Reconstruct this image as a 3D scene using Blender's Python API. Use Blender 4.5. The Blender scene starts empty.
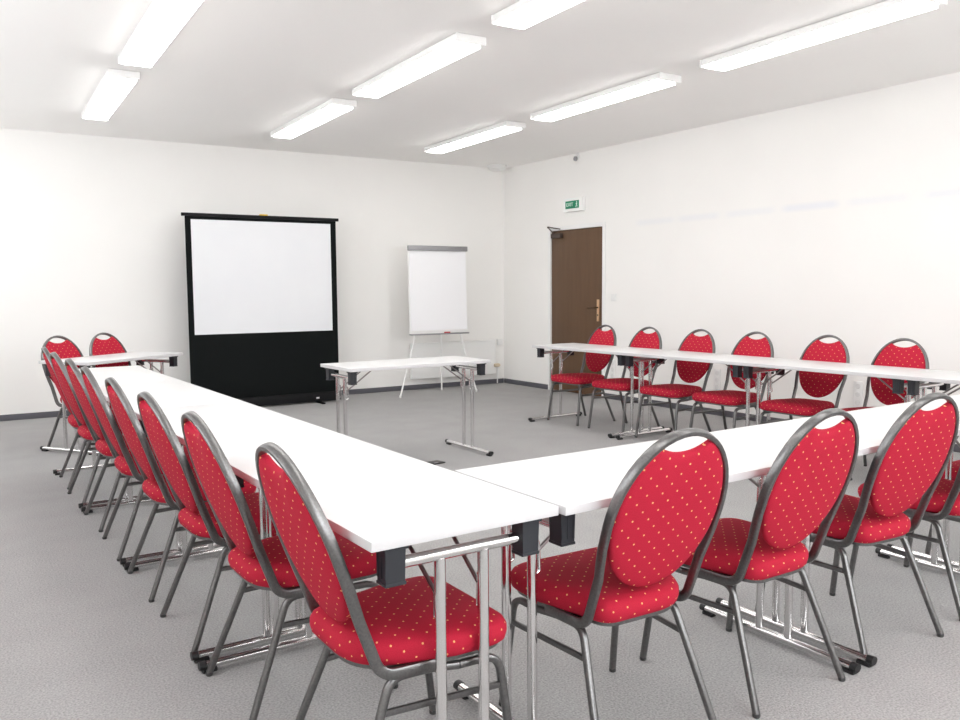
import bpy, bmesh, math, random
from mathutils import Vector, Matrix
random.seed(7)
C = bpy.context.scene.collection
PI = math.pi

# ------------------------------------------------------------------ materials
def mat(name, col, rough=.5, metal=0., spec=.5, sheen=0.):
    m = bpy.data.materials.new(name); m.use_nodes = True
    b = m.node_tree.nodes['Principled BSDF']
    b.inputs['Base Color'].default_value = (*col, 1)
    b.inputs['Roughness'].default_value = rough
    b.inputs['Metallic'].default_value = metal
    b.inputs['Specular IOR Level'].default_value = spec
    if sheen:
        b.inputs['Sheen Weight'].default_value = sheen
    return m
def nt(m): return m.node_tree.nodes, m.node_tree.links, m.node_tree.nodes['Principled BSDF']
def noise_tint(m, scale, a, b_, detail=4, bump=0., coord='Object', stretch=None, rough=.6):
    N, L, B = nt(m)
    tc = N.new('ShaderNodeTexCoord'); mp = N.new('ShaderNodeMapping'); no = N.new('ShaderNodeTexNoise'); cr = N.new('ShaderNodeValToRGB')
    L.new(tc.outputs[coord], mp.inputs['Vector']); L.new(mp.outputs[0], no.inputs['Vector']); L.new(no.outputs['Fac'], cr.inputs['Fac'])
    if stretch: mp.inputs['Scale'].default_value = stretch
    no.inputs['Scale'].default_value = scale; no.inputs['Detail'].default_value = detail; no.inputs['Roughness'].default_value = rough
    cr.color_ramp.elements[0].position = .3; cr.color_ramp.elements[1].position = .7
    cr.color_ramp.elements[0].color = (*a, 1); cr.color_ramp.elements[1].color = (*b_, 1)
    L.new(cr.outputs[0], B.inputs['Base Color'])
    if bump:
        bp = N.new('ShaderNodeBump'); bp.inputs['Strength'].default_value = bump; bp.inputs['Distance'].default_value = .003
        L.new(no.outputs['Fac'], bp.inputs['Height']); L.new(bp.outputs[0], B.inputs['Normal'])
    return m

M = {}
M['wall'] = noise_tint(mat('wall_paint', (.86, .85, .82), .85, spec=.2), 1.2, (.86, .85, .83), (.88, .87, .85), 3)
M['ceiling'] = noise_tint(mat('ceiling_paint', (.84, .83, .82), .9, spec=.15), .9, (.915, .903, .888), (.922, .91, .896), 2)
M['carpet'] = mat('grey_carpet', (.3, .3, .3), .95, spec=.1)
M['skirting'] = mat('grey_skirting', (.105, .105, .12), .6)
M['white_lam'] = noise_tint(mat('white_laminate', (.66, .66, .66), .38, spec=.35), 3, (.655, .655, .655), (.675, .675, .675), 2)
M['edge'] = mat('laminate_edge', (.60, .59, .60), .45)
M['chrome'] = mat('chrome', (.78, .77, .77), .13, 1.)
M['dark_rod'] = mat('dark_steel_rod', (.30, .27, .27), .3, 1.)
M['black_pl'] = mat('black_plastic', (.018, .02, .026), .45)
M['cap'] = mat('black_cap', (.015, .015, .016), .5)
M['vein'] = noise_tint(mat('grey_hammered_metal', (.2, .2, .2), .3, .9), 160, (.15, .147, .147), (.20, .197, .195), 3, .06)
M['glide'] = mat('dark_glide', (.06, .06, .06), .5)
M['white_mt'] = mat('white_metal', (.84, .84, .83), .4)
M['white_pl'] = mat('white_plastic', (.8, .8, .79), .4)
M['grey_mt'] = mat('grey_metal', (.33, .33, .34), .4, .6)
M['grey_slot'] = mat('grey_slot', (.72, .72, .71), .6)
M['paper'] = mat('paper', (.88, .88, .9), .7, spec=.2)
M['screen_w'] = noise_tint(mat('matt_white_screen', (.78, .79, .81), .8, spec=.1), 2, (.75, .76, .785), (.77, .78, .80), 2)
M['screen_b'] = mat('black_screen_cloth', (.0045, .006, .006), .8, spec=.15)
M['screen_case'] = mat('black_case', (.004, .004, .005), .6, spec=.25)
M['yellow'] = mat('yellow_plastic', (.75, .5, .03), .5)
M['door'] = noise_tint(mat('brown_door', (.13, .08, .05), .4, spec=.3), 2.5, (.112, .062, .034), (.134, .076, .042), 5, stretch=(1, 6, .6))
M['brass'] = mat('brass', (.75, .50, .30), .35, .8)
M['dark_brass'] = mat('dark_brass', (.12, .07, .04), .35, .7)
M['closer'] = mat('closer_metal', (.10, .075, .065), .4, .6)
M['tan'] = mat('tan_valve', (.62, .5, .36), .5)
M['green'] = mat('exit_green', (.01, .24, .12), .4)
M['sign_white'] = mat('sign_white', (.75, .9, .82), .4)
def emit(name, col, s):
    m = mat(name, col, .4); b = m.node_tree.nodes['Principled BSDF']
    b.inputs['Emission Color'].default_value = (*col, 1); b.inputs['Emission Strength'].default_value = s
    return m
M['diffuser'] = emit('lit_diffuser', (1, .988, .97), 6.5)
M['lamp_body'] = mat('lamp_housing', (.88, .88, .87), .35)

# carpet: fine speckle + faint broad mottling
N, L, B = nt(M['carpet'])
tc = N.new('ShaderNodeTexCoord')
n1 = N.new('ShaderNodeTexNoise'); n1.inputs['Scale'].default_value = 140; n1.inputs['Detail'].default_value = 3
n2 = N.new('ShaderNodeTexNoise'); n2.inputs['Scale'].default_value = 3.5; n2.inputs['Detail'].default_value = 5
mx = N.new('ShaderNodeMath'); mx.operation = 'MULTIPLY_ADD'; mx.inputs[1].default_value = .16
cr = N.new('ShaderNodeValToRGB')
cr.color_ramp.elements[0].position = .32; cr.color_ramp.elements[1].position = .84
cr.color_ramp.elements[0].color = (.245, .24, .24, 1); cr.color_ramp.elements[1].color = (.47, .465, .46, 1)
L.new(tc.outputs['Object'], n1.inputs['Vector']); L.new(tc.outputs['Object'], n2.inputs['Vector'])
L.new(n2.outputs['Fac'], mx.inputs[0]); L.new(n1.outputs['Fac'], mx.inputs[2]); L.new(mx.outputs[0], cr.inputs['Fac'])
L.new(cr.outputs[0], B.inputs['Base Color'])
bp = N.new('ShaderNodeBump'); bp.inputs['Strength'].default_value = .5; bp.inputs['Distance'].default_value = .004
L.new(n1.outputs['Fac'], bp.inputs['Height']); L.new(bp.outputs[0], B.inputs['Normal'])

# red fabric with a staggered lattice of small gold dots, driven by a metric UV map
def fabric():
    m = mat('red_dotted_fabric', (.42, .02, .04), .75, spec=.12)
    N, L, B = nt(m)
    uv = N.new('ShaderNodeUVMap'); uv.uv_map = 'UVMap'
    def dots(off, sp, rad):
        a = N.new('ShaderNodeVectorMath'); a.operation = 'ADD'; a.inputs[1].default_value = (off[0], off[1], 0)
        s = N.new('ShaderNodeVectorMath'); s.operation = 'MULTIPLY'; s.inputs[1].default_value = (1/sp[0], 1/sp[1], 0)
        f = N.new('ShaderNodeVectorMath'); f.operation = 'FRACTION'
        c = N.new('ShaderNodeVectorMath'); c.operation = 'SUBTRACT'; c.inputs[1].default_value = (.5, .5, 0)
        r = N.new('ShaderNodeVectorMath'); r.operation = 'MULTIPLY'; r.inputs[1].default_value = (sp[0], sp[1], 0)
        l = N.new('ShaderNodeVectorMath'); l.operation = 'LENGTH'
        t = N.new('ShaderNodeMath'); t.operation = 'LESS_THAN'; t.inputs[1].default_value = rad
        L.new(uv.outputs[0], a.inputs[0]); L.new(a.outputs[0], s.inputs[0]); L.new(s.outputs[0], f.inputs[0])
        L.new(f.outputs[0], c.inputs[0]); L.new(c.outputs[0], r.inputs[0]); L.new(r.outputs[0], l.inputs[0]); L.new(l.outputs['Value'], t.inputs[0])
        return t
    sp = (.052, .050)
    d1 = dots((5, 5), sp, .0027); d2 = dots((5 + sp[0]/2, 5 + sp[1]/2), sp, .0027)
    mxx = N.new('ShaderNodeMath'); mxx.operation = 'MAXIMUM'
    L.new(d1.outputs[0], mxx.inputs[0]); L.new(d2.outputs[0], mxx.inputs[1])
    no = N.new('ShaderNodeTexNoise'); no.inputs['Scale'].default_value = 420; no.inputs['Detail'].default_value = 2
    L.new(uv.outputs[0], no.inputs['Vector'])
    cr = N.new('ShaderNodeValToRGB')
    cr.color_ramp.elements[0].position = .35; cr.color_ramp.elements[1].position = .7
    cr.color_ramp.elements[0].color = FAB[0]; cr.color_ramp.elements[1].color = FAB[1]
    L.new(no.outputs['Fac'], cr.inputs['Fac'])
    mix = N.new('ShaderNodeMix'); mix.data_type = 'RGBA'
    L.new(mxx.outputs[0], mix.inputs['Factor']); L.new(cr.outputs[0], mix.inputs['A']); mix.inputs['B'].default_value = (.78, .42, .17, 1)
    L.new(mix.outputs['Result'], B.inputs['Base Color'])
    bp = N.new('ShaderNodeBump'); bp.inputs['Strength'].default_value = .25; bp.inputs['Distance'].default_value = .001
    L.new(no.outputs['Fac'], bp.inputs['Height']); L.new(bp.outputs[0], B.inputs['Normal'])
    return m
FAB = ((.385, .014, .034, 1), (.475, .020, .047, 1))
M['fabric'] = fabric()

# ------------------------------------------------------------------ mesh helpers
def V(*a): return Vector(a)
class MB:
    """collects shapes; build() links them as one mesh object"""
    def __init__(s): s.v = []; s.f = []; s.mi = []; s.uv = {}; s.sm = []
    def add(s, vs, fs, mi=0, smooth=True, uvs=None):
        o = len(s.v); s.v += [tuple(p) for p in vs]
        for k, f in enumerate(fs):
            s.f.append(tuple(i + o for i in f)); s.mi.append(mi); s.sm.append(smooth)
            if uvs: s.uv[len(s.f) - 1] = uvs[k]
        return s
    def box(s, c, d, rot=0, mi=0, bev=0., tilt=None):
        bm = bmesh.new(); bmesh.ops.create_cube(bm, size=1)
        bmesh.ops.scale(bm, vec=d, verts=bm.verts)
        if bev: bmesh.ops.bevel(bm, geom=list(bm.edges), offset=bev, segments=2, affect='EDGES', profile=.6)
        R = Matrix.Rotation(rot, 4, 'Z')
        if tilt: R = R @ Matrix.Rotation(tilt[1], 4, tilt[0])
        bmesh.ops.transform(bm, matrix=Matrix.Translation(c) @ R, verts=bm.verts)
        bm.verts.index_update()
        s.add([v.co for v in bm.verts], [[v.index for v in f.verts] for f in bm.faces], mi, False); bm.free(); return s
    def taper(s, c, d0, d1, h, mi=0):
        (x, y, z) = c; a = []
        for (dx, dy), zz in ((d0, z), (d1, z + h)):
            a += [(x-dx/2, y-dy/2, zz), (x+dx/2, y-dy/2, zz), (x+dx/2, y+dy/2, zz), (x-dx/2, y+dy/2, zz)]
        s.add(a, [(3,2,1,0), (4,5,6,7), (0,1,5,4), (1,2,6,5), (2,3,7,6), (3,0,4,7)], mi, False); return s
    def tube(s, pts, r, n=12, up=(0, 0, 1), mi=0, closed=False, caps=True, p=2.):
        """sweep a superellipse section (r = radius or (ra along side axis, rb along up axis))"""
        ra, rb = r if isinstance(r, tuple) else (r, r)
        P = [Vector(q) for q in pts]; m = len(P); rings = []
        prev = Vector(up)
        for i in range(m):
            if closed: t = (P[(i+1) % m] - P[i-1])
            else: t = (P[min(i+1, m-1)] - P[max(i-1, 0)])
            t.normalize()
            u = prev - t * prev.dot(t)
            if u.length < 1e-4: u = t.orthogonal()
            u.normalize(); prev = u; w = t.cross(u)
            # mitre stretch
            ring = []
            for k in range(n):
                a = 2 * PI * k / n; ca, sa = math.cos(a), math.sin(a)
                ex = math.copysign(abs(ca) ** (2/p), ca); ey = math.copysign(abs(sa) ** (2/p), sa)
                ring.append(P[i] + w * ex * ra + u * ey * rb)
            rings.append(ring)
        vs = [q for rg in rings for q in rg]; fs = []
        for i in range(m if closed else m - 1):
            j = (i + 1) % m
            for k in range(n):
                fs.append((i*n + k, i*n + (k+1) % n, j*n + (k+1) % n, j*n + k))
        if caps and not closed:
            fs.append(tuple(range(n-1, -1, -1))); fs.append(tuple((m-1)*n + k for k in range(n)))
        s.add(vs, fs, mi, True); return s
    def lathe(s, prof, c, n=24, mi=0, axis='Z'):
        vs = []
        for rr, z in prof:
            for k in range(n):
                a = 2*PI*k/n; q = (rr*math.cos(a), rr*math.sin(a), z)
                if axis == 'X': q = (q[2], q[0], q[1])
                if axis == 'Y': q = (q[0], q[2], q[1])
                vs.append(Vector(q) + Vector(c))
        fs = [(i*n+k, i*n+(k+1) % n, (i+1)*n+(k+1) % n, (i+1)*n+k) for i in range(len(prof)-1) for k in range(n)]
        fs += [tuple(range(n-1, -1, -1)), tuple((len(prof)-1)*n+k for k in range(n))]
        s.add(vs, fs, mi, True); return s
    def prism(s, poly, y0, y1, mi=0):
        n = len(poly); vs = [(x, y0, z) for x, z in poly] + [(x, y1, z) for x, z in poly]
        fs = [tuple(range(n)), tuple(range(2*n-1, n-1, -1))] + [(i, i+n, (i+1) % n + n, (i+1) % n) for i in range(n)]
        s.add(vs, fs, mi, False); return s
    def build(s, name, mats, parent=None, loc=None, rotz=0):
        me = bpy.data.meshes.new(name); me.from_pydata(s.v, [], s.f)
        mats = mats if isinstance(mats, (list, tuple)) else [mats]
        for m in mats: me.materials.append(m)
        for p, mi, sm in zip(me.polygons, s.mi, s.sm): p.material_index = mi; p.use_smooth = sm
        if s.uv:
            ul = me.uv_layers.new(name='UVMap')
            for p in me.polygons:
                if p.index in s.uv:
                    for li, q in zip(p.loop_indices, s.uv[p.index]): ul.data[li].uv = q
        bm = bmesh.new(); bm.from_mesh(me); bmesh.ops.recalc_face_normals(bm, faces=bm.faces); bm.to_mesh(me); bm.free()
        try: me.set_sharp_from_angle(angle=math.radians(42))
        except Exception: pass
        o = bpy.data.objects.new(name, me); C.objects.link(o)
        if parent: o.parent = parent
        if loc is not None: o.location = loc
        o.rotation_euler = (0, 0, rotz)
        return o
def bend(pts, rad, seg=6):
    """polyline with rounded corners"""
    P = [Vector(q) for q in pts]; out = [P[0]]
    for i in range(1, len(P)-1):
        a, b, c = P[i-1], P[i], P[i+1]
        r_ = rad[i-1] if isinstance(rad, (list, tuple)) else rad
        d1 = (a-b).normalized(); d2 = (c-b).normalized(); ang = d1.angle(d2)
        t = min(r_ / math.tan(ang/2), (a-b).length*.49, (c-b).length*.49)
        p0, p1 = b + d1*t, b + d2*t
        for k in range(seg+1):
            q = k/seg; out.append(p0*(1-q)**2 + b*2*q*(1-q) + p1*q*q)
    out.append(P[-1]); return out
def empty(name, label, cat, loc=(0,0,0), rotz=0, group=None):
    o = bpy.data.objects.new(name, None); C.objects.link(o); o.empty_display_size = .1
    o.location = loc; o.rotation_euler = (0, 0, rotz); o['label'] = label; o['category'] = cat
    if group: o['group'] = group
    return o
def tag(o, label, cat, group=None):
    o['label'] = label; o['category'] = cat
    if group: o['group'] = group
    return o
def struct(o): o['kind'] = 'structure'; return o
def copy_tree(o, parent=None):
    c = o.copy(); C.objects.link(c)
    if parent: c.parent = parent
    for ch in o.children: copy_tree(ch, c)
    return c

# ------------------------------------------------------------------ room
X, Y, H, BE = 6.683, 9.359, 2.926, .0473        # right wall, back corner, ceiling, skew of the back wall
XL, YB = -1.0, -1.9
def yb(x, off=0.): return Y + math.tan(BE) * (X - x) - off / math.cos(BE)
yL = yb(XL)
def slab(name, poly, z0, z1, m):
    b = MB(); n = len(poly)
    b.add([(x, y, z0) for x, y in poly] + [(x, y, z1) for x, y in poly],
          [tuple(range(n-1, -1, -1)), tuple(range(n, 2*n))] + [(i, (i+1) % n, (i+1) % n + n, i + n) for i in range(n)], 0, False)
    return struct(b.build(name, m))
T = .14
foot = [(XL-T, YB-T), (X+T, YB-T), (X+T, yb(X+T)+T), (XL-T, yb(XL-T)+T)]
slab('floor', foot, -.1, 0, M['carpet'])
slab('ceiling', foot, H, H+.1, M['ceiling'])
slab('wall_back', [(XL-T, yb(XL-T)), (X+T, yb(X+T)), (X+T, yb(X+T)+T), (XL-T, yb(XL-T)+T)], 0, H, M['wall'])
slab('wall_left', [(XL-T, YB), (XL, YB), (XL, yL), (XL-T, yb(XL-T))], 0, H, M['wall'])
slab('wall_front', [(XL-T, YB-T), (X+T, YB-T), (X+T, YB), (XL-T, YB)], 0, H, M['wall'])
# right wall with a door opening
DY0, DY1, DH = 7.355, 8.324, 2.022
FR = .05
w = MB()
def wbox(y0, y1, z0, z1): w.box((X+T/2, (y0+y1)/2, (z0+z1)/2), (T, y1-y0, z1-z0))
wbox(YB, DY0-FR, 0, H); wbox(DY1+FR, Y, 0, H); wbox(DY0-FR, DY1+FR, DH+FR, H)
M['wall_r'] = mat('wall_paint_marked', (.86, .85, .82), .85, spec=.2)
def marked_wall():
    # cream paint with six faint bluish soft-edged patches in a row at head height
    m = M['wall_r']; N, L, B = nt(m)
    tc = N.new('ShaderNodeTexCoord'); sep = N.new('ShaderNodeSeparateXYZ'); L.new(tc.outputs['Object'], sep.inputs[0])
    no = N.new('ShaderNodeTexNoise'); no.inputs['Scale'].default_value = 1.2; L.new(tc.outputs['Object'], no.inputs['Vector'])
    cr = N.new('ShaderNodeValToRGB'); cr.color_ramp.elements[0].position = .3; cr.color_ramp.elements[1].position = .7
    cr.color_ramp.elements[0].color = (.86, .85, .83, 1); cr.color_ramp.elements[1].color = (.88, .87, .85, 1)
    L.new(no.outputs['Fac'], cr.inputs['Fac'])
    def band(sock, c, hw, soft):
        a = N.new('ShaderNodeMath'); a.operation = 'SUBTRACT'; a.inputs[1].default_value = c; L.new(sock, a.inputs[0])
        b = N.new('ShaderNodeMath'); b.operation = 'ABSOLUTE'; L.new(a.outputs[0], b.inputs[0])
        d = N.new('ShaderNodeMapRange'); d.inputs['From Min'].default_value = hw - soft; d.inputs['From Max'].default_value = hw + soft
        d.inputs['To Min'].default_value = 1; d.inputs['To Max'].default_value = 0; L.new(b.outputs[0], d.inputs['Value'])
        return d.outputs['Result']
    zb = band(sep.outputs['Z'], 2.018, .03, .018)
    tot = None
    for y0, y1, s in ((6.25, 6.80, .45), (5.66, 6.18, .5), (5.0, 5.55, .45), (4.35, 4.90, .8), (3.72, 4.26, .45), (3.1, 3.58, .7)):
        yv = band(sep.outputs['Y'], (y0+y1)/2, (y1-y0)/2, .05)
        q = N.new('ShaderNodeMath'); q.operation = 'MULTIPLY'; q.inputs[1].default_value = s; L.new(yv, q.inputs[0])
        if tot is None: tot = q.outputs[0]
        else:
            ad = N.new('ShaderNodeMath'); ad.operation = 'ADD'; L.new(tot, ad.inputs[0]); L.new(q.outputs[0], ad.inputs[1]); tot = ad.outputs[0]
    mu = N.new('ShaderNodeMath'); mu.operation = 'MULTIPLY'; L.new(tot, mu.inputs[0]); L.new(zb, mu.inputs[1])
    mix = N.new('ShaderNodeMix'); mix.data_type = 'RGBA'; L.new(mu.outputs[0], mix.inputs['Factor'])
    L.new(cr.outputs[0], mix.inputs['A']); mix.inputs['B'].default_value = (.78, .795, .825, 1)
    L.new(mix.outputs['Result'], B.inputs['Base Color'])
marked_wall()
struct(w.build('wall_right', M['wall_r']))
# skirting
BH, BD = .062, .012
b = MB(); L_ = (X - XL) / math.cos(BE)
b.box(((X+XL)/2 - BD/2*math.sin(BE), yb((X+XL)/2) - BD/2 - .001, BH/2), (L_ - .03, BD, BH), rot=-BE, bev=.002)
struct(b.build('baseboard_back', M['skirting']))
b = MB()
b.box((X-BD/2-.001, (DY1+FR+Y)/2 - .008, BH/2), (BD, Y-DY1-FR-.016, BH), bev=.002)
b.box((X-BD/2-.001, (YB+DY0-FR)/2, BH/2), (BD, DY0-FR-YB-.01, BH), bev=.002)
struct(b.build('baseboard_right', M['skirting']))
b = MB(); b.box((XL+BD/2+.001, (YB+yL)/2, BH/2), (BD, yL-YB-.06, BH), bev=.002)
struct(b.build('baseboard_left', M['skirting']))
# door with frame
d = MB(); d.box((X+.03, (DY0+DY1)/2, DH/2+.002), (.04, DY1-DY0-.006, DH-.008), bev=.003)
door = struct(d.build('door_1', M['door']))
d = MB()
for yy in (DY0-FR/2, DY1+FR/2): d.box((X+.035, yy, (DH+FR)/2), (.09, FR, DH+FR))
d.box((X+.035, (DY0+DY1)/2, DH+FR/2), (.09, DY1-DY0, FR))
d.build('door_frame', M['white_mt'], door)
d = MB(); d.box((X+.11, (DY0+DY1)/2, DH/2), (.02, DY1-DY0+.06, DH))
d.build('door_backing', M['door'], door)
hy = DY0 + .085
d = MB(); d.box((X+.006, hy, 1.035), (.008, .042, .26), bev=.003)
hp = d.build('handle_plate', M['brass'], door); hp['label'] = 'brass handle plate'
d = MB(); d.tube(bend([(X+.005, hy, 1.07), (X-.05, hy, 1.07), (X-.05, hy+.13, 1.065)], .018), .0085, 10)
d.build('lever', M['dark_brass'], hp)
d = MB(); d.lathe([(.009, -.004), (.009, .004)], (X+.001, hy, .98), 12, axis='X'); d.build('keyhole', M['cap'], hp)
d = MB(); d.box((X-.012, DY1-.13, 1.955), (.045, .19, .055), bev=.006)
dc = d.build('door_closer', M['closer'], door); dc['label'] = 'metal door closer'
d = MB(); d.tube([(X-.04, DY1-.10, 1.985), (X-.075, DY1-.035, 2.062)], (.012, .007), 8)
d.tube([(X-.075, DY1-.035, 2.068), (X-.01, DY1-.20, 2.035)], (.011, .007), 8)
d.lathe([(.014, 0), (.014, .02)], (X-.075, DY1-.035, 2.054), 12); d.lathe([(.012, 0), (.012, .014)], (X-.036, DY1-.10, 1.983), 12)
d.build('closer_arm', M['closer'], dc)

# unseen glowing windows added to brighten the room: left wall and behind the camera
M['pane'] = emit('daylit_pane', (.95, .975, 1), 2.2); M['pane_front'] = emit('daylit_pane_rear', (.95, .975, 1), 3.5)
def added_window(n, x, y, rz, w_, z0, z1):
    # local x along the wall, local y out of the room
    b = MB()
    for xx in (-w_/2, 0, w_/2): b.box((xx, -.02, (z0+z1)/2), (.06, .05, z1-z0))
    for zz in (z0, z1): b.box((0, -.02, zz), (w_+.06, .05, .06))
    b.box((0, -.06, z0-.04), (w_+.16, .14, .03))
    o = struct(b.build('window_%d' % n, M['white_mt'], None, (x, y, 0), rz))
    for xx in (-w_/4, w_/4):
        p = MB(); p.box((xx, -.008, (z0+z1)/2), (w_/2-.06, .008, z1-z0-.06)); p.build('pane', M['pane_front' if n > 3 else 'pane'], o)
for k, yy in enumerate((2.6, 5.4, 8.2)): added_window(k+1, XL, yy, PI/2, 2.3, 1.45, 2.78)
for k, xx in enumerate((1.3, 4.6)): added_window(k+4, xx, YB, PI, 2.5, 1.0, 2.78)

# ------------------------------------------------------------------ ceiling lamps
lamp_where = {}
cols = ((1.33, 'left'), (3.095, 'middle'), (4.91, 'right'))
rows = ((6.66, 8.40), (4.57, 6.29), (2.53, 4.19), (.55, 2.15), (-1.5, .1))  # last two rows are out of view, added to raise the brightness
far_words = {0: 'nearest the back wall', 1: 'second from the back wall', 2: 'third from the back wall', 3: 'fourth from the back wall', 4: 'farthest from the back wall'}
LW, LZ0, LZ1 = .215, 2.862, H - .003
def lamp(cx, yc, ln, label):
    e = empty('ceiling_lamp', label, 'lamp', (cx, yc, LZ0), -BE, 'fluorescent lamps on the ceiling')
    b = MB()
    b.box((0, 0, (LZ1-LZ0)/2 + .008), (LW, ln, LZ1-LZ0-.016), bev=.006); b.build('housing', M['lamp_body'], e)
    for sy in (-1, 1):
        b = MB(); b.box((0, sy*(ln/2+.006), (LZ1-LZ0)/2+.002), (LW+.008, .014, LZ1-LZ0-.006), bev=.003); b.build('end_plate', M['lamp_body'], e)
    b = MB(); b.box((0, 0, .004), (LW-.028, ln-.06, .014), bev=.003); o = b.build('diffuser', M['diffuser'], e); o['label'] = 'glowing white diffuser'
    return e
for ci, (x0, cw) in enumerate(cols):
    for ri, (y0, y1) in enumerate(rows):
        yc = (y0+y1)/2; cx = x0 + .038*(yc-6.3)
        lamp(cx, yc, y1-y0-.03, 'white box fluorescent ceiling lamp in the %s row, %s' % (cw, far_words[ri]))

# ------------------------------------------------------------------ banquet chair
TILT = math.radians(19.2)
def bk(x, t, o=0.):
    """point of the back plane: x across, t up the slope from the seat, o out of the plane (towards the rear)"""
    by, bz = -.116, .395
    return V(x, by - t*math.sin(TILT) - o*math.cos(TILT), bz + t*math.cos(TILT) - o*math.sin(TILT))
def make_chair():
    e = empty('banquet_chair', '', 'chair')
    # seat cushion: rounded trapezoid outline, domed
    def outline():
        P = [V(-.152, -.160), V(.152, -.160), V(.216, .09), V(.216, .262), V(-.216, .262), V(-.216, .09)]
        R = [.06, .25, .10, .10, .25, .06]; out = []
        for i in range(6):
            a, b_, c = P[i-1], P[i], P[(i+1) % 6]
            d1 = (a-b_).normalized(); d2 = (c-b_).normalized(); ang = d1.angle(d2); t = min(R[i]/math.tan(ang/2), (a-b_).length*.48, (c-b_).length*.48)
            for k in range(9):
                q = k/8; out.append((b_+d1*t)*(1-q)**2 + b_*2*q*(1-q) + (b_+d2*t)*q*q)
        return out
    O = outline(); n = len(O); cen = V(0, .02)
    nor = []
    for i in range(n):
        t = (O[(i+1) % n] - O[i-1]); nor.append(V(t.y, -t.x).normalized())
    prof = [(-.022, .390), (-.006, .390), (.002, .396), (.007, .414), (.006, .430), (-.002, .443), (-.015, .451), (-.035, .456)]
    rings = [[(O[i] + nor[i]*d_, z) for i in range(n)] for d_, z in prof]
    acc = 0; cum = []
    for k, (d_, z) in enumerate(prof):
        if k: acc += math.hypot(d_-prof[k-1][0], z-prof[k-1][1])
        cum.append(acc)
    top = cum[-1]
    vs, uvp = [], []
    for k, rg in enumerate(rings):
        for i, (q, z) in enumerate(rg):
            vs.append((q.x, q.y, z)); base = rings[-1][i][0]; uvp.append(tuple(base + nor[i]*(top-cum[k])))
    for s_ in (.75, .45, .2):
        for i in range(n):
            q = cen + (rings[-1][i][0]-cen)*s_; vs.append((q.x, q.y, .456 + .007*(1-s_*s_))); uvp.append(tuple(q))
    vs.append((cen.x, cen.y, .463)); uvp.append(tuple(cen))
    vs.append((0, .02, .390)); uvp.append((0, 0))
    K = len(prof)+3; fs = []
    for k in range(K-1):
        for i in range(n): fs.append((k*n+i, k*n+(i+1) % n, (k+1)*n+(i+1) % n, (k+1)*n+i))
    for i in range(n): fs.append(((K-1)*n+i, (K-1)*n+(i+1) % n, K*n)); fs.append(((i+1) % n, i, K*n+1))
    b = MB(); b.add(vs, fs, 0, True, [[uvp[j] for j in f] for f in fs]); b.build('seat', M['fabric'], e)
    # seat pan
    b = MB(); vs = [(q.x*.95, q.y*.95, z) for z in (.379, .390) for q in O]
    fs = [tuple(range(n-1, -1, -1)), tuple(range(n, 2*n))] + [(i, (i+1) % n, (i+1) % n+n, i+n) for i in range(n)]
    b.add(vs, fs, 0, False); b.build('seat_pan', M['vein'], e)
    # backrest pad: oval with a dished top edge under the hand hole
    NP = 80; A, T0, T1 = .189, .080, .558; tc_ = .308
    bot = []
    for i in range(NP):
        a = 2*PI*i/NP; c_, s_ = math.cos(a), math.sin(a)
        bb = (T1-tc_) if s_ > 0 else (tc_-T0)
        ex_ = .95 if s_ > 0 else 1.0
        x = A*math.copysign(abs(c_)**ex_, c_); t = tc_ + bb*math.copysign(abs(s_)**ex_, s_)
        if s_ > 0 and abs(x) < .10: t = min(t, .503 + .027*(abs(x)/.09)**2.2)
        bot.append((x, t))
    half = [(1.0, .002), (.997, .006), (.985, .0095), (.95, .0135), (.88, .0165), (.72, .020), (.45, .0225), (.22, .0232)]
    seq = [(s_, -h) for s_, h in reversed(half)] + [(s_, h) for s_, h in half]
    cumk = []; a_c = 0; ps, ph = 0, .0235
    for s_, h in reversed(half):
        a_c += math.hypot((s_-ps)*.2, h-ph); ps, ph = s_, h; cumk.append(a_c/.2)
    cumk = cumk + cumk[::-1]
    vs, uvp = [], []
    for s_, o_ in seq:
        for (x, t) in bot:
            xx, tt = x*s_, tc_ + (t-tc_)*s_; vs.append(tuple(bk(xx, tt, o_))); ex = cumk[len(vs)//NP - (1 if len(vs) % NP == 0 else 0)]/max(s_, .01); uvp.append((xx*ex, tc_ + (tt-tc_)*ex))
    vs.append(tuple(bk(0, tc_, -.0235))); uvp.append((0, tc_)); vs.append(tuple(bk(0, tc_, .0235))); uvp.append((0, tc_))
    K = len(seq); fs = []
    for k in range(K-1):
        for i in range(NP): fs.append((k*NP+i, k*NP+(i+1) % NP, (k+1)*NP+(i+1) % NP, (k+1)*NP+i))
    for i in range(NP): fs.append(((i+1) % NP, i, K*NP)); fs.append(((K-1)*NP+i, (K-1)*NP+(i+1) % NP, K*NP+1))
    b = MB(); b.add(vs, fs, 0, True, [[uvp[j] for j in f] for f in fs]); b.build('backrest', M['fabric'], e)
    # back frame: one flattened tube round the pad, down to both sides of the seat and forward under it
    half_pts = []
    a_, tc2, bb = .201, .308, .2545
    base = bend([V(.196, .06, .378), V(.184, -.108, .378), bk(.185, .14)], .06, 9)
    for q in base: half_pts.append(q)
    lo = [(.192, .185), (.199, .24)]
    for x, t in lo: half_pts.append(bk(x, t))
    for k in range(0, 13):
        a = PI/2*k/12; half_pts.append(bk(a_*math.cos(a), tc2 + bb*math.sin(a)))
    path = half_pts + [V(-q.x, q.y, q.z) for q in reversed(half_pts[:-1])]
    # section: thin across the plane of the back, deep from front to rear
    b = MB(); P = path; m = len(P); ns = 12; ra, rb = .0085, .0145; rings = []
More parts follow.
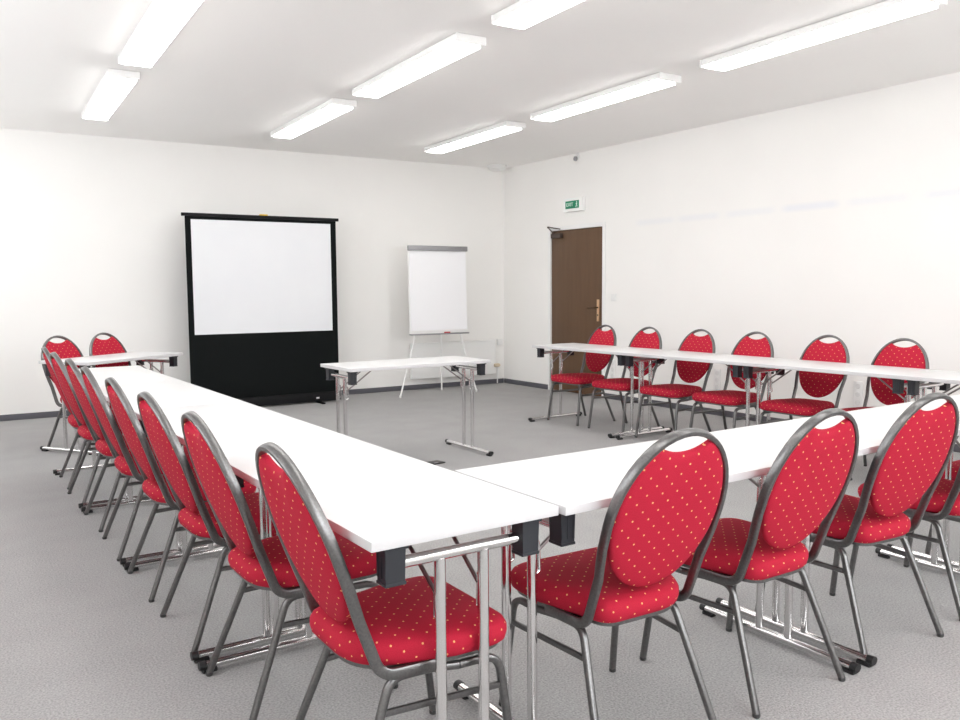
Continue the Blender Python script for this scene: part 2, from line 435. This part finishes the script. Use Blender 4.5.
    for i in range(m):
        t = (P[min(i+1, m-1)] - P[max(i-1, 0)]).normalized()
        # side axis: inside the frame's plane, pointing inwards
        if i < len(base)*.45 or m-1-i < len(base)*.45: u = V(0, 0, 1)
        else: u = V(0, math.cos(TILT), math.sin(TILT))
        if t.cross(u).length < .3: u = V(0, .6, .8)
        u = (u - t*u.dot(t)).normalized(); wv = t.cross(u)
        rg = []
        for k in range(ns):
            a = 2*PI*k/ns; ca, sa = math.cos(a), math.sin(a)
            ex = math.copysign(abs(ca)**.6, ca); ey = math.copysign(abs(sa)**.6, sa)
            rg.append(P[i] + wv*ex*ra + u*ey*rb)
        rings.append(rg)
    vs = [q for rg in rings for q in rg]
    fs = [(i*ns+k, i*ns+(k+1) % ns, (i+1)*ns+(k+1) % ns, (i+1)*ns+k) for i in range(m-1) for k in range(ns)]
    fs += [tuple(range(ns-1, -1, -1)), tuple((m-1)*ns+k for k in range(ns))]
    b.add(vs, fs, 0, True); b.build('back_frame', M['vein'], e)
    # side frames: front and rear legs bent into the rails under the seat
    rail = MB()
    for sx in (-1, 1):
        zr = .362
        f_ = bend([V(sx*.222, .262, .010), V(sx*.206, .215, zr), V(sx*.200, .10, zr)], .055, 8)
        r_ = bend([V(sx*.214, -.215, .010), V(sx*.170, -.076, zr), V(sx*.178, .03, zr)], .055, 8)
        for pts in (f_, r_):
            lg = MB(); lg.tube(pts, (.0105, .0105), 12, up=(1, 0, 0), p=3.2)
            q = pts[0]; dv = (pts[1]-pts[0]).normalized()
            lo_ = lg.build('leg', M['vein'], e)
            g = MB(); g.lathe([(.010, 0), (.0118, .003), (.0118, .012)], (q.x, q.y, 0), 14); g.build('foot_glide', M['glide'], lo_)
        rail.tube([V(sx*.200, .10, zr), V(sx*.178, .03, zr)], (.0105, .0105), 12, up=(1, 0, 0), p=3.2)
        zs = .282; q = zs/zr
        u0 = V(sx*(.222-.016*q), .262-.047*q, zs); u1 = V(sx*(.214-.044*q), -.215+.139*q, zs)
        st = MB(); st.tube([u0, u1], (.007, .009), 10, up=(0, 0, 1), p=3); st.build('stretcher', M['vein'], e)
    rail.tube([V(-.186, .06, .362), V(.186, .06, .362)], (.009, .009), 10)
    rail.build('seat_frame', M['vein'], e)
    return e
chair0 = make_chair(); used = []
def chair(x, y, rz, label, group):
    o = chair0 if not used else copy_tree(chair0)
    used.append(1); o.location = (x, y, 0); o.rotation_euler = (0, 0, rz); o['label'] = label; o['category'] = 'chair'; o['group'] = group
    return o
ORD = ['first', 'second', 'third', 'fourth', 'fifth', 'sixth', 'seventh', 'eighth']
LEFT = [(.992, 1.908, -1), (.977, 2.562, 0), (.975, 3.187, 1), (.970, 3.808, 0), (.968, 4.455, -1), (.975, 5.042, 1), (.972, 5.66, 2), (.985, 6.22, -1)]
for i, (x, y, a) in enumerate(LEFT):
    chair(x - .015, y, -PI/2 + math.radians(a), 'red gold-dotted chair, %s from the camera along the left table row' % ORD[i], 'chairs along the left table row')
FRONT = [(1.654, 1.770, -3), (2.255, 1.758, -1), (2.888, 1.768, -5), (3.51, 1.770, -1), (4.15, 1.775, 1)]
for i, (x, y, a) in enumerate(FRONT):
    chair(x, y, math.radians(a), 'red gold-dotted chair, %s from the left along the front table row' % ORD[i], 'chairs along the front table row')
WALL = [(5.375, 6.19, 0), (5.375, 5.585, 1), (5.38, 4.972, 0), (5.39, 4.39, 0), (5.40, 3.742, 0), (5.41, 3.165, 0)]
for i, (x, y, a) in enumerate(WALL):
    chair(x, y, PI/2 + math.radians(a), 'red chair facing the room by the right wall, %s from the door' % ORD[i], 'chairs along the right table row')
TH = math.radians(34); BC = V(1.352, 7.606)
ax, nx = V(math.cos(TH), math.sin(TH)), V(-math.sin(TH), math.cos(TH))
for s_, lb in ((-.243, 'red chair behind the angled back table, left one by the left table row'), (.245, 'red chair behind the angled back table, right one nearer the projection screen')):
    q = BC + ax*s_ + nx*.085
    chair(q.x, q.y, PI+TH, lb, 'chairs behind the angled back table')

# ------------------------------------------------------------------ folding tables
W_, ZT, TT = .529, .748, .024
def make_table(Ln):
    e = empty('folding_table', '', 'table')
    b = MB(); b.box((0, 0, ZT-TT/2), (Ln-.002, W_, TT), bev=.0025)
    # lighter face on top, greyish edge band
    for i, (f, sm) in enumerate(zip(b.f, b.sm)):
        nz = (Vector(b.v[f[1]])-Vector(b.v[f[0]])).cross(Vector(b.v[f[2]])-Vector(b.v[f[0]])).normalized().z
        if abs(nz) < .5: b.mi[i] = 1
    b.build('table_top', [M['white_lam'], M['edge']], e)
    zc = ZT - TT - .052
    for sx in (-1, 1):
        xe = sx*(Ln/2 - .048)
        for sy in (-1, 1):
            b = MB(); yc = sy*(W_/2 - .072)
            b.box((xe, yc, ZT-TT-.006), (.060, .062, .012), bev=.002)
            b.taper((xe, yc, ZT-TT-.090), (.044, .048), (.048, .052), .080); b.box((xe, yc, ZT-TT-.093), (.048, .054, .008), bev=.002)
            for dx in (-.018, 0, .018): b.box((xe+dx, yc + sy*.0245, ZT-TT-.045), (.006, .004, .07))
            b.build('clamp_block', M['black_pl'], e)
        b = MB(); b.tube([(xe, -W_/2+.085, zc), (xe, W_/2-.085, zc)], .0145, 14); b.build('crossbar', M['chrome'], e)
        for sy in (-1, 1):
            b = MB(); b.tube([(xe, sy*.062, .038), (xe, sy*.062, zc-.008)], .0142, 14, up=(1, 0, 0))
            lg = b.build('leg', M['chrome'], e)
            # latch loop on the inner side of the leg
            b = MB(); xi = xe - sx*.022
            b.tube(bend([(xe-sx*.012, sy*.062, zc-.075), (xi, sy*.062, zc-.075), (xi-sx*.004, sy*.062, zc-.16), (xe-sx*.012, sy*.062, zc-.168)], .008, 4), .0045, 8, up=(0, 1, 0)); b.build('latch', M['chrome'], lg)
            b = MB(); b.tube([(xi, sy*.062, zc-.10), (xe-sx*.22, sy*.068, ZT-TT-.012)], .0055, 8, up=(0, 1, 0)); b.build('brace', M['dark_rod'], e)
        b = MB(); b.box((xe-sx*.26, 0, ZT-TT-.006), (.30, .20, .010), bev=.002); b.build('slide_rail', M['dark_rod'], e)
        b = MB(); b.tube([(xe, -.322, .026), (xe, .322, .026)], (.016, .013), 14); fb = b.build('foot_bar', M['chrome'], e)
        for sy in (-1, 1):
            b = MB(); b.tube([(xe, sy*.312, .0255), (xe, sy*.329, .0255), (xe, sy*.335, .0255)], (.0175, .0150), 14); b.box((xe, sy*.300, .0065), (.026, .05, .013), bev=.003); b.build('end_cap', M['cap'], fb)
    return e
protos = {}
def table(x, y, rz, Ln, label, group=None):
    if Ln not in protos: o = protos[Ln] = make_table(Ln)
    else: o = copy_tree(protos[Ln])
    o.location = (x, y, 0); o.rotation_euler = (0, 0, rz); o['label'] = label; o['category'] = 'table'
    if group: o['group'] = group
    elif 'group' in o: del o['group']
    return o
LT = 1.243
XLc = .792 + W_/2
for k in range(4):
    table(XLc, 1.612 + LT*(k+.5), PI/2, LT, 'white folding table in the left row, %s from the camera' % ORD[k], 'tables of the left row')
for k in range(3):
    ln = (1.258, LT, 1.12)[k]
    table(1.330 + (0, 1.258, 1.258 + LT)[k] + ln/2, 1.598 + W_/2, 0, ln, 'white folding table in the front row, %s from the left' % ORD[k], 'tables of the front row')
WE = [6.475, 5.257, 4.03, 2.80, 1.60]
for k in range(4):
    ln = WE[k] - WE[k+1]; yc = (WE[k] + WE[k+1])/2
    table(5.01 + W_/2 - .012*(yc-2.0), yc, PI/2 + .012, round(ln, 3), 'white folding table in the right wall row, %s from the door' % ORD[k], 'tables of the right wall row')
table(3.075, 5.585, 0, 1.20, 'white folding table standing alone in the middle, in front of the flip chart')
table(BC.x, BC.y, TH, 1.06, 'white folding table set at an angle at the back left, beside the projection screen')

# ------------------------------------------------------------------ pull-up projection screen
S0 = V(3.20, yb(3.20, .48)); SR = -BE
e = empty('projection_screen', 'free-standing pull-up projection screen with white cloth and black lower panel', 'projection screen', (S0.x, S0.y, 0), SR)
HW = .835
b = MB(); b.box((0, 0, .065), (2*HW+.02, .10, .10), bev=.012); b.box((0, -.035, .115), (2*HW, .02, .012)); case = b.build('case', M['screen_case'], e)
for sx in (-1, 1):
    b = MB(); b.box((sx*.58, -.035, .009), (.045, .30, .016), bev=.006); b.build('foot', M['screen_case'], e)
b = MB(); b.box((.56, -.0515, .06), (.035, .003, .018)); o = b.build('sticker', M['white_pl'], case); o['label'] = 'small white sticker'
b = MB(); b.box((0, 0, (2.09+.09)/2), (2*HW+.012, .006, 2.09-.09)); cloth = b.build('black_cloth', M['screen_b'], e); cloth['label'] = 'black cloth border and lower panel'
b = MB(); b.box((-.003, -.0042, (2.058+.832)/2), (2*.778, .003, 2.058-.832)); o = b.build('white_cloth', M['screen_w'], e); o['label'] = 'matt white projection surface'
b = MB(); b.box((0, 0, 2.108), (2*(HW+.04), .035, .034), bev=.006); tb = b.build('top_bar', M['screen_case'], e)
b = MB(); b.box((.0, -.004, 2.131), (.09, .03, .014), bev=.004); o = b.build('grip', M['yellow'], tb); o['label'] = 'small yellow grip'
b = MB()
for sx in (-1, 1):
    b.tube([(sx*.30, .025, .12), (-sx*.04, .03, 1.05), (sx*.30, .025, 2.09)], .010, 8, up=(0, 1, 0))
b.build('scissor_support', M['screen_case'], e)

# ------------------------------------------------------------------ flip chart
F0 = V(5.355, yb(5.355, .52))
e = empty('flip_chart', 'white flip chart on a thin tripod by the back wall', 'flip chart', (F0.x, F0.y, 0), -BE)
bw = .408; z0, z1 = .755, 1.825
tl = .03
b = MB(); b.box((0, 0, (z0+z1)/2), (2*bw, .016, z1-z0), bev=.004, tilt=('X', -tl)); b.build('board', M['white_mt'], e)
b = MB(); b.box((0, -.0125, (z0+z1)/2+.01), (2*bw-.03, .007, z1-z0-.06), tilt=('X', -tl)); b.build('paper_pad', M['paper'], e)
b = MB(); b.box((0, -.005, z1-.022), (2*bw+.01, .04, .062), bev=.005); b.lathe([(.012, 0), (.012, .02)], (0, -.01, z1-.03), 12, axis='Y'); b.build('clip_bar', M['grey_mt'], e)
b = MB(); b.box((0, -.03, z0-.008), (2*bw+.01, .05, .016), bev=.004); tr = b.build('pen_tray', M['grey_mt'], e)
b = MB(); b.tube([(.06, -.04, z0+.008), (.14, -.04, z0+.008)], .008, 10); o = b.build('marker', mat('red_marker', (.5, .06, .07), .5), tr); o['label'] = 'red marker'
for P0, P1 in (((-.30, .02, .80), (-.61, -.14, .01)), ((.30, .02, .80), (.47, -.12, .01)), ((.06, .04, 1.55), (.175, .26, .01))):
    b = MB(); b.tube([P0, P1], .010, 10, up=(0, 1, 0)); lg = b.build('leg', M['white_mt'], e)
    b = MB(); b.lathe([(.012, 0), (.013, .03)], (P1[0], P1[1], 0), 10); b.build('foot_cap', M['white_pl'], lg)

# ------------------------------------------------------------------ wall and ceiling fittings
e = empty('radiator', 'white panel radiator low on the back wall behind the flip chart', 'radiator', (5.84, yb(5.84, .075), 0), -BE)
b = MB(); b.box((0, 0, .375), (1.28, .05, .46), bev=.008)
b.box((0, 0, .602), (1.26, .07, .014), bev=.003)
b.build('panel', M['white_mt'], e)
b = MB()
for xx in (-.5, .5): b.box((xx, .045, .40), (.05, .05, .30))
b.build('bracket', M['white_mt'], e)
b = MB(); b.tube([(.63, 0, .235), (.69, 0, .235)], .011, 10); b.tube(bend([(.68, 0, .24), (.68, 0, .012)], .01), .008, 10); b.build('pipe', M['white_mt'], e)
b = MB(); b.lathe([(.020, -.045), (.024, -.035), (.024, .03), (.018, .045)], (.655, -.03, .262), 16, axis='X'); o = b.build('valve_head', M['tan'], e); o['label'] = 'tan radiator valve'

def socket(y, z, label, n=3):
    e = empty('wall_socket', label, 'socket', (X, y, z), 0, 'sockets on the right wall')
    b = MB(); b.box((-.006, 0, 0), (.010, .085, .075*n), bev=.003); b.build('plate', M['white_pl'], e)
    for k in range(n):
        q = MB(); zc = (k-(n-1)/2)*.073
        q.lathe([(.021, -.0045), (.024, .0005), (.0245, .0005)], (-.0115, 0, zc), 20, axis='X'); q.build('outlet', M['grey_slot'], e)
    return e
socket(7.17, .35, 'white wall socket strip near the door, behind the first two chairs')
socket(5.63, .36, 'white wall socket strip on the right wall, behind the third and fourth chairs')
socket(4.10, .37, 'white wall socket strip on the right wall, behind the fifth and sixth chairs')
e = empty('light_switch', 'white light switch on the wall right of the brown door', 'switch', (X, 7.16, 1.19))
b = MB(); b.box((-.005, 0, 0), (.009, .085, .085), bev=.003); b.build('plate', M['white_pl'], e)
b = MB(); b.box((-.012, 0, 0), (.006, .05, .055), bev=.002, tilt=('Y', .08)); b.build('rocker', M['white_pl'], e)
b = MB(); b.box((-.0125, 0, -.02), (.006, .04, .008)); b.build('marking', M['grey_slot'], e)
e = empty('wall_box', 'small white junction box on the back wall beside the corner', 'box', (6.60, yb(6.60), .57), -BE)
b = MB(); b.box((0, -.016, 0), (.085, .028, .085), bev=.005); b.build('cover', M['white_pl'], e)
b = MB(); b.lathe([(.007, -.002), (.007, .002)], (.02, -.031, 0), 10, axis='Y'); b.lathe([(.007, -.002), (.007, .002)], (-.02, -.031, 0), 10, axis='Y'); b.build('screw', M['grey_slot'], e)

# exit sign above the door
ES = empty('exit_sign', 'green and white EXIT sign on the wall above the brown door', 'sign', (X, 7.85, 2.312))
b = MB(); b.box((-.026, -.01, 0), (.05, .36, .165), bev=.008); b.build('sign_box', M['lamp_body'], ES)
b = MB(); b.box((-.053, 0, 0), (.006, .25, .092), bev=.001); gp = b.build('green_panel', M['green'], ES); gp['label'] = 'green sign panel'
cu = bpy.data.curves.new('exit_text', 'FONT'); cu.body = 'EXIT'; cu.size = .062; cu.extrude = .0012; cu.align_x = 'CENTER'; cu.align_y = 'CENTER'
to = bpy.data.objects.new('tmp_text', cu); C.objects.link(to); bpy.context.view_layer.update()
me = bpy.data.meshes.new_from_object(to.evaluated_get(bpy.context.evaluated_depsgraph_get())); bpy.data.objects.remove(to)
me.materials.clear(); me.materials.append(M['sign_white'])
# text lies in XY facing +Z; turn it to face -X, reading direction along -Y
me.transform(Matrix(((0, 0, -1, 0), (-1, 0, 0, 0), (0, 1, 0, 0), (0, 0, 0, 1))))
tx = bpy.data.objects.new('lettering', me); C.objects.link(tx); tx.parent = gp; tx.location = (-.0575, .042, 0)
# running figure
def yz(o, pts, r):
    o.tube([(-.0575, y, z) for y, z in pts], (.0025, r), 8, up=(0, 1, 0)) if False else o.tube([(-.0575, y, z) for y, z in pts], r, 8, up=(1, 0, 0))
b = MB(); yy = -.088
b.lathe([(.0075, -.0015), (.0075, .0015)], (-.0575, yy, .029), 14, axis='X')
yz(b, [(yy, .018), (yy+.004, -.006)], .0065); yz(b, [(yy+.004, -.006), (yy-.010, -.018), (yy-.004, -.034)], .0042)
yz(b, [(yy+.004, -.006), (yy+.010, -.022), (yy+.022, -.030)], .0042); yz(b, [(yy, .014), (yy-.014, .006)], .0032); yz(b, [(yy, .014), (yy+.014, .004)], .0032)
for i in range(len(b.v)):
    q = b.v[i]; b.v[i] = (-.0575 + (q[0]+.0575)*.25, q[1], q[2])
b.build('running_figure', M['sign_white'], gp)

e = empty('motion_sensor', 'small white sensor high on the right wall above the exit sign', 'sensor', (X, 7.80, 2.875))
b = MB(); b.box((-.012, 0, .01), (.022, .05, .07), bev=.006); b.build('bracket', M['white_pl'], e)
b = MB(); b.lathe([(.012, -.03), (.024, -.02), (.026, .0), (.018, .022)], (-.045, 0, -.018), 16); b.build('lens_head', M['grey_mt'], e)
e = empty('smoke_detector', 'white round detector on the ceiling in the back right corner', 'detector', (6.42, 9.13, H))
b = MB(); b.lathe([(.13, -.002), (.13, -.02), (.118, -.03)], (0, 0, 0), 32); b.build('base', M['white_pl'], e)
b = MB(); b.lathe([(.115, -.03), (.11, -.05), (.075, -.068), (.03, -.074)], (0, 0, 0), 32); b.build('cover', M['white_pl'], e)

e = empty('floor_outlet', 'small flat dark outlet lid on the carpet before the middle table', 'outlet', (3.13, 5.30, 0), .15)
b = MB(); b.box((0, 0, .004), (.15, .10, .008), bev=.003); b.build('lid', M['cap'], e)  # plain flat stand-in for a small dark thing of unknown identity
b = MB(); b.box((0, -.03, .009), (.04, .012, .003)); b.build('tab', M['grey_mt'], e)

# ------------------------------------------------------------------ camera, world, view
r = V(0.8300234338537874, -0.557681232507008, -0.007262379983984293)
u = V(0.05348250448802793, 0.0666257062203665, 0.9963436339859482)
f = V(0.5551582846065213, 0.8273769746494652, -0.08512708648040726)
cam = bpy.data.cameras.new('camera'); co = bpy.data.objects.new('camera', cam); C.objects.link(co)
Mx = Matrix.Identity(4)
for i in range(3): Mx[i][0] = r[i]; Mx[i][1] = u[i]; Mx[i][2] = -f[i]
Mx[2][3] = 1.30
co.matrix_world = Mx
cam.sensor_width = 36; cam.sensor_fit = 'HORIZONTAL'; cam.lens = 831.519/960*36; cam.clip_start = .05
bpy.context.scene.camera = co
wd = bpy.data.worlds.new('world'); bpy.context.scene.world = wd; wd.use_nodes = True
wd.node_tree.nodes['Background'].inputs[0].default_value = (.9, .95, 1, 1); wd.node_tree.nodes['Background'].inputs[1].default_value = .5
sc = bpy.context.scene
sc.view_settings.view_transform = 'Standard'; sc.view_settings.look = 'None'; sc.view_settings.gamma = 1; sc.view_settings.use_curve_mapping = False
sc.view_settings.exposure = 0.60
sc.cycles.max_bounces = 16; sc.cycles.diffuse_bounces = 10; sc.cycles.glossy_bounces = 6
sc.cycles.use_denoising = True
